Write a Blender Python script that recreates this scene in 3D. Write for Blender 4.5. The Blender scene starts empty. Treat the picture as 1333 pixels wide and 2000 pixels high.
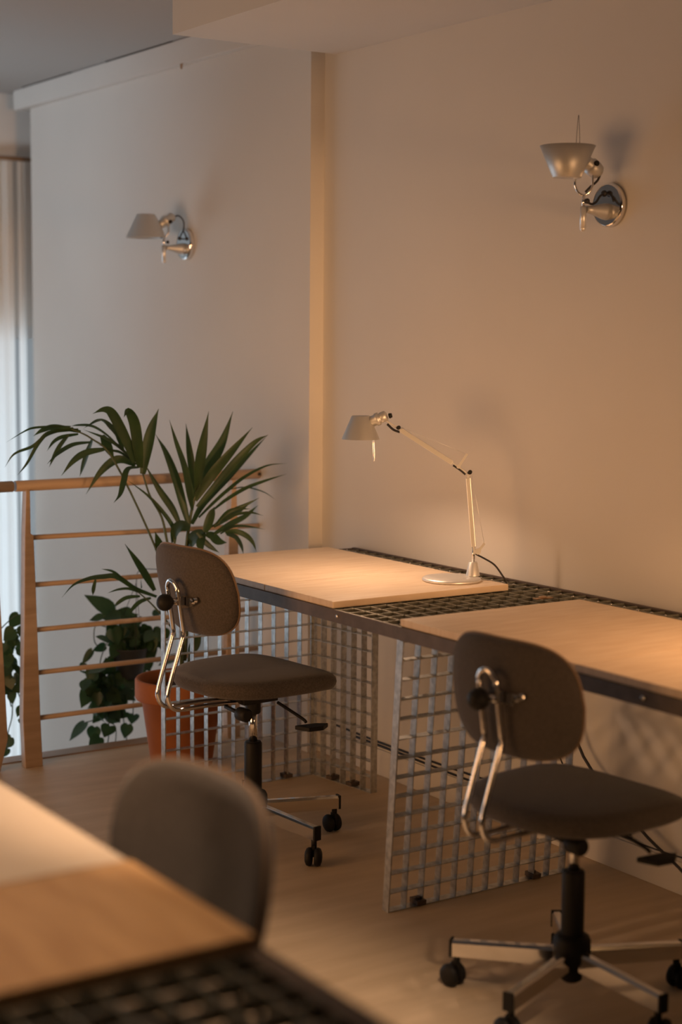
import bpy, bmesh, math, random
from mathutils import Vector, Matrix
random.seed(3)
PI = math.pi
S = bpy.context.scene
COL = S.collection

# ---------------------------------------------------------------- camera
cd = bpy.data.cameras.new('camera'); cam = bpy.data.objects.new('camera', cd); COL.objects.link(cam)
S.camera = cam
cd.sensor_fit = 'HORIZONTAL'; cd.sensor_width = 24.0; cd.lens = 24.0*3194.0/1333.0
cd.clip_start = 0.05
cam.matrix_world = Matrix(((0.83305147, 0.05344183, -0.55060804, 0), (-0.55313984, 0.09458704, -0.82770140, 0), (0.00784651, 0.99408111, 0.10835668, 1.475), (0, 0, 0, 1)))
cd.dof.use_dof = True; cd.dof.focus_distance = 4.8; cd.dof.aperture_fstop = 1.9

# ---------------------------------------------------------------- light and exposure
S.view_settings.view_transform = 'Standard'; S.view_settings.look = 'None'
S.view_settings.gamma = 1.0; S.view_settings.use_curve_mapping = False
S.view_settings.exposure = 0.08
w = bpy.data.worlds.new('world'); S.world = w; w.use_nodes = True
w.node_tree.nodes['Background'].inputs[0].default_value = (1.0, 0.62, 0.36, 1)
w.node_tree.nodes['Background'].inputs[1].default_value = 0.012

def area(name, loc, target, sx, sy, power, color, spread=None):
    l = bpy.data.lights.new(name, 'AREA'); l.shape = 'RECTANGLE'; l.size = sx; l.size_y = sy
    l.energy = power; l.color = color
    if spread: l.spread = spread
    o = bpy.data.objects.new(name, l); COL.objects.link(o); o.location = loc
    d = Vector(target)-Vector(loc); o.rotation_euler = d.to_track_quat('-Z', 'Y').to_euler()
    return o
COOL = (0.74, 0.88, 1.0)
WARM = (1.0, 0.50, 0.20)
area('window_daylight', (1.9, 8.1, -0.1), (1.9, 0, -0.1), 4.6, 3.2, 82, COOL)
area('backdrop_light', (1.9, 8.2, 0.2), (1.9, 12, 0.2), 5.0, 4.0, 140, COOL)  # added lamp, brightens the backdrop behind the curtain gaps
area('side_window_daylight', (-3.4, 5.2, 0.6), (3.0, 6.6, 1.4), 2.2, 1.8, 2, COOL, math.radians(85))
area('curtain_fill', (-2.6, 4.4, 0.4), (2.2, 7.4, 2.3), 1.0, 1.0, 9, COOL, math.radians(40))  # added cool fill for the curtains and window wall, no window here
area('warm_fill_left', (-0.5, 3.9, 0.95), (3.1, 4.5, 0.75), 1.8, 1.1, 16, WARM, math.radians(115))  # added warm fill towards the right wall, no lamp stands here
def spot(name, loc, power, angle, blend, r=0.012, target=None, color=(1.0, 0.52, 0.23)):
    l = bpy.data.lights.new(name, 'SPOT'); l.energy = power; l.color = color; l.spot_size = angle
    l.spot_blend = blend; l.shadow_soft_size = r
    o = bpy.data.objects.new(name, l); COL.objects.link(o); o.location = loc
    if target: o.rotation_euler = (Vector(target)-Vector(loc)).to_track_quat('-Z', 'Y').to_euler()
    return o
spot('jog_fill_spot', (2.25, -0.5, 1.05), 520, math.radians(26), 0.9, 0.45, (3.05, 4.9, 1.15))  # unseen spot added to warm the wall jog
spot('near_table_lamp_light', (0.40, 2.0, 2.35), 52, math.radians(58), 0.6, 0.05, (0.45, 2.0, 0), (1.0, 0.64, 0.38))
spot('right_desk_lamp_light', (2.80, 2.40, 1.22), 12, math.radians(155), 0.5)
spot('floor_fill_spot', (1.2, 1.0, 2.5), 270, math.radians(33), 0.7, 0.05, (1.45, 2.72, 0), (1.0, 0.66, 0.42))  # unseen spot added for the bright patch on the floor

# ---------------------------------------------------------------- helpers
def new(): return bmesh.new()
def bx(bm, x0, x1, y0, y1, z0, z1, M=None):
    v = [bm.verts.new(p) for p in ((x0,y0,z0),(x1,y0,z0),(x1,y1,z0),(x0,y1,z0),(x0,y0,z1),(x1,y0,z1),(x1,y1,z1),(x0,y1,z1))]
    if M is not None:
        for q in v: q.co = M @ q.co
    for f in ((3,2,1,0),(4,5,6,7),(0,1,5,4),(1,2,6,5),(2,3,7,6),(3,0,4,7)): bm.faces.new([v[i] for i in f])
def smooth_pts(pts, n=6):
    P = [Vector(p) for p in pts]
    if len(P) < 3: return P
    out = []
    for i in range(len(P)-1):
        a = P[i-1] if i else P[0]*2-P[1]; b = P[i]; c = P[i+1]; d = P[i+2] if i+2 < len(P) else P[-1]*2-P[-2]
        for k in range(n):
            t = k/n
            out.append(0.5*((2*b)+(c-a)*t+(2*a-5*b+4*c-d)*t*t+(3*b-a-3*c+d)*t**3))
    out.append(P[-1]); return out
def tube(bm, pts, r, seg=8, caps=True, sm=0, r2=None):
    P = smooth_pts(pts, sm) if sm else [Vector(p) for p in pts]
    rings = []; n = len(P); up = None
    for i, p in enumerate(P):
        t = (P[min(i+1,n-1)]-P[max(i-1,0)]).normalized()
        if up is None: up = t.orthogonal().normalized()
        up = (up-t*up.dot(t)).normalized(); s = t.cross(up)
        rr = r if r2 is None else r+(r2-r)*i/(n-1)
        rings.append([bm.verts.new(p+(up*math.cos(2*PI*k/seg)+s*math.sin(2*PI*k/seg))*rr) for k in range(seg)])
    for a, b in zip(rings, rings[1:]):
        for k in range(seg): bm.faces.new((a[k], a[(k+1)%seg], b[(k+1)%seg], b[k])).smooth = True
    if caps: bm.faces.new(rings[0][::-1]); bm.faces.new(rings[-1])
def lathe(bm, prof, seg=32, M=None, cap0=True, cap1=True, smooth=True):
    rings = []
    for r, z in prof:
        ring = [bm.verts.new((r*math.cos(2*PI*k/seg), r*math.sin(2*PI*k/seg), z)) for k in range(seg)]
        if M is not None:
            for v in ring: v.co = M @ v.co
        rings.append(ring)
    for a, b in zip(rings, rings[1:]):
        for k in range(seg):
            f = bm.faces.new((a[k], a[(k+1)%seg], b[(k+1)%seg], b[k])); f.smooth = smooth
    if cap0: bm.faces.new(rings[0][::-1])
    if cap1: bm.faces.new(rings[-1])
def axis(p0, d):
    q = Vector(d).to_track_quat('Z', 'Y'); return Matrix.Translation(Vector(p0)) @ q.to_matrix().to_4x4()
def ball(bm, c, r, seg=16):
    prof = [(max(r*math.sin(PI*k/10), 1e-4), -r*math.cos(PI*k/10)) for k in range(11)]
    lathe(bm, prof, seg, Matrix.Translation(Vector(c)))
def prism(bm, poly, a0, a1, ax='y'):
    def m(p, a): return (p[0], a, p[1]) if ax == 'y' else ((a, p[0], p[1]) if ax == 'x' else (p[0], p[1], a))
    A = [bm.verts.new(m(p, a0)) for p in poly]; B = [bm.verts.new(m(p, a1)) for p in poly]; n = len(poly)
    bm.faces.new(A); bm.faces.new(B[::-1])
    for k in range(n): bm.faces.new((A[k], B[k], B[(k+1)%n], A[(k+1)%n]))
def obj(name, bm, mat, parent=None, bevel=0, label=None, local=True):
    bmesh.ops.recalc_face_normals(bm, faces=bm.faces)
    me = bpy.data.meshes.new(name); bm.to_mesh(me); bm.free()
    o = bpy.data.objects.new(name, me); COL.objects.link(o)
    if mat: me.materials.append(mat)
    if parent is not None: o.parent = parent
    if bevel:
        md = o.modifiers.new('bevel', 'BEVEL'); md.width = bevel; md.segments = 2; md.limit_method = 'ANGLE'; md.angle_limit = math.radians(40)
    if label: o['label'] = label
    return o
def thing(name, label, cat, loc=(0,0,0), rz=0, group=None):
    o = bpy.data.objects.new(name, None); COL.objects.link(o); o.location = loc; o.rotation_euler = (0,0,rz)
    o.empty_display_size = 0.05
    o['label'] = label; o['category'] = cat
    if group: o['group'] = group
    return o
def tag(o, label, cat, group=None):
    o['label'] = label; o['category'] = cat
    if group: o['group'] = group
    return o
def struct(name, bm, mat, bevel=0):
    o = obj(name, bm, mat, None, bevel); o['kind'] = 'structure'; return o

# ---------------------------------------------------------------- materials
def mat(name, col, rough=0.6, metal=0.0, noise=None, bump=0.0, bscale=200, spec=0.5, trans=0.0, stretch=None, sheen=0):
    m = bpy.data.materials.new(name); m.use_nodes = True; nt = m.node_tree; b = nt.nodes['Principled BSDF']
    b.inputs['Base Color'].default_value = (*col, 1); b.inputs['Roughness'].default_value = rough
    b.inputs['Metallic'].default_value = metal; b.inputs['Specular IOR Level'].default_value = spec
    if sheen: b.inputs['Sheen Weight'].default_value = sheen; b.inputs['Sheen Roughness'].default_value = 0.4
    if noise or bump:
        tc = nt.nodes.new('ShaderNodeTexCoord'); mp = nt.nodes.new('ShaderNodeMapping'); nt.links.new(tc.outputs['Object'], mp.inputs[0])
        if stretch: mp.inputs['Scale'].default_value = stretch
    if noise:
        col2, scale, detail = noise
        n = nt.nodes.new('ShaderNodeTexNoise'); n.inputs['Scale'].default_value = scale; n.inputs['Detail'].default_value = detail
        nt.links.new(mp.outputs[0], n.inputs['Vector'])
        r = nt.nodes.new('ShaderNodeValToRGB'); r.color_ramp.elements[0].position = .35; r.color_ramp.elements[1].position = .65
        r.color_ramp.elements[0].color = (*col, 1); r.color_ramp.elements[1].color = (*col2, 1)
        nt.links.new(n.outputs['Fac'], r.inputs[0]); nt.links.new(r.outputs[0], b.inputs['Base Color'])
    if bump:
        n2 = nt.nodes.new('ShaderNodeTexNoise'); n2.inputs['Scale'].default_value = bscale; n2.inputs['Detail'].default_value = 3
        nt.links.new(mp.outputs[0], n2.inputs['Vector'])
        bp = nt.nodes.new('ShaderNodeBump'); bp.inputs['Strength'].default_value = bump; bp.inputs['Distance'].default_value = .002
        nt.links.new(n2.outputs['Fac'], bp.inputs['Height']); nt.links.new(bp.outputs[0], b.inputs['Normal'])
    if trans:
        t = nt.nodes.new('ShaderNodeBsdfTranslucent'); t.inputs[0].default_value = (*[min(1, c*2.0) for c in col], 1)
        mx = nt.nodes.new('ShaderNodeMixShader'); mx.inputs[0].default_value = trans
        nt.links.new(b.outputs[0], mx.inputs[1]); nt.links.new(t.outputs[0], mx.inputs[2])
        nt.links.new(mx.outputs[0], nt.nodes['Material Output'].inputs[0])
    return m
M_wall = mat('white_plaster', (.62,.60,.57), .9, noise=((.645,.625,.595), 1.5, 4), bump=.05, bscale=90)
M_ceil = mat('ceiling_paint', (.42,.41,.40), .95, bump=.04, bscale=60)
M_floor = mat('floor_plywood', (.50,.39,.26), .55, noise=((.58,.46,.32), 3.0, 8), bump=.04, bscale=40, stretch=(1,6,1))
M_wood = mat('pale_beech', (.47,.35,.255), .5, noise=((.40,.295,.21), 14, 6), stretch=(.3,3,3))
M_board = mat('particle_board', (.74,.60,.45), .5, noise=((.66,.51,.36), 7, 9), stretch=(1,8,1), bump=.03, bscale=300)
M_board2 = mat('orange_board', (.62,.38,.18), .55, noise=((.50,.29,.13), 5, 6), stretch=(6,1,1))
M_boardw = mat('pale_board', (.74,.62,.49), .55, noise=((.68,.56,.43), 4, 6))
M_edge = mat('dark_steel', (.088,.068,.056), .55, .3, noise=((.12,.092,.076), 25, 4), bump=.1, bscale=150)
M_galv = mat('galvanised_steel', (.42,.43,.43), .38, .85, noise=((.62,.63,.62), 60, 3))
M_grate = mat('steel_grating', (.25,.25,.21), .38, .75, noise=((.36,.355,.30), 60, 3))
M_chrome = mat('chrome', (.82,.80,.78), .10, 1.0)
M_alu = mat('brushed_aluminium', (.80,.80,.79), .42, .75)
M_alum = mat('satin_shade_aluminium', (.60,.60,.59), .48, .75)
M_black = mat('black_plastic', (.010,.0095,.009), .6, spec=.3)
M_cable = mat('black_cable', (.015,.014,.016), .5)
M_fabric = mat('taupe_wool', (.066,.056,.050), .95, noise=((.095,.081,.072), 220, 2), bump=.6, bscale=500, spec=.2, sheen=.25)
M_piping = mat('piping_tan', (.20,.13,.08), .7)
M_terra = mat('terracotta', (.36,.125,.04), .8, noise=((.30,.10,.032), 12, 5), bump=.1, bscale=80)
M_soil = mat('soil', (.03,.02,.014), 1, bump=.8, bscale=120)
M_palm = mat('palm_green', (.019,.044,.014), .45, noise=((.032,.068,.018), 20, 3), trans=.25)
M_stem = mat('palm_stem', (.05,.075,.03), .5)
M_pothos = mat('pothos_green', (.022,.052,.018), .4, noise=((.04,.09,.028), 14, 3), trans=.2)
M_darkpot = mat('dark_pot', (.03,.032,.035), .5)
M_out = mat('window_frame_paint', (.6,.6,.6), .5)
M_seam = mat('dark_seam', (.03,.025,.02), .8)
M_brown = mat('oak_trim', (.33,.21,.12), .5)
def curtain_mat():
    m = bpy.data.materials.new('sheer_curtain'); m.use_nodes = True; nt = m.node_tree; nt.nodes.clear()
    o = nt.nodes.new('ShaderNodeOutputMaterial'); d = nt.nodes.new('ShaderNodeBsdfDiffuse'); t = nt.nodes.new('ShaderNodeBsdfTranslucent')
    tr = nt.nodes.new('ShaderNodeBsdfTransparent'); a = nt.nodes.new('ShaderNodeMixShader'); b = nt.nodes.new('ShaderNodeMixShader')
    d.inputs[0].default_value = (.88,.84,.78,1); t.inputs[0].default_value = (.95,.95,.93,1)
    a.inputs[0].default_value = .62; b.inputs[0].default_value = .12
    nt.links.new(d.outputs[0], a.inputs[1]); nt.links.new(t.outputs[0], a.inputs[2]); nt.links.new(a.outputs[0], b.inputs[1]); nt.links.new(tr.outputs[0], b.inputs[2])
    nt.links.new(b.outputs[0], o.inputs[0]); return m
M_curt = curtain_mat()
def glass_mat():
    m = bpy.data.materials.new('window_glass'); m.use_nodes = True; nt = m.node_tree; nt.nodes.clear()
    o = nt.nodes.new('ShaderNodeOutputMaterial'); g = nt.nodes.new('ShaderNodeBsdfGlossy'); g.inputs['Roughness'].default_value = .02
    tr = nt.nodes.new('ShaderNodeBsdfTransparent'); a = nt.nodes.new('ShaderNodeMixShader'); a.inputs[0].default_value = .06
    nt.links.new(tr.outputs[0], a.inputs[1]); nt.links.new(g.outputs[0], a.inputs[2]); nt.links.new(a.outputs[0], o.inputs[0]); return m
M_glass = glass_mat()
def emit(name, col, s):
    m = bpy.data.materials.new(name); m.use_nodes = True; b = m.node_tree.nodes['Principled BSDF']
    b.inputs['Base Color'].default_value = (*col,1); b.inputs['Emission Color'].default_value = (*col,1); b.inputs['Emission Strength'].default_value = s; return m
M_bulb = emit('lit_bulb', (1,.72,.42), 25)

def split_obj(name, bm, mat, parent, bevel=0):
    """every loose piece of bm becomes an object of its own"""
    bm.verts.ensure_lookup_table(); seen = set(); out = []
    for v in bm.verts:
        if v in seen: continue
        st = [v]; isl = set([v])
        while st:
            q = st.pop()
            for e in q.link_edges:
                o = e.other_vert(q)
                if o not in isl: isl.add(o); st.append(o)
        seen |= isl; nb = bmesh.new(); mp = {}
        for q in isl: mp[q] = nb.verts.new(q.co)
        fs = set(f for q in isl for f in q.link_faces)
        for f in fs: nb.faces.new([mp[q] for q in f.verts]).smooth = f.smooth
        out.append(obj(name, nb, mat, parent, bevel))
    bm.free(); return out

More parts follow.
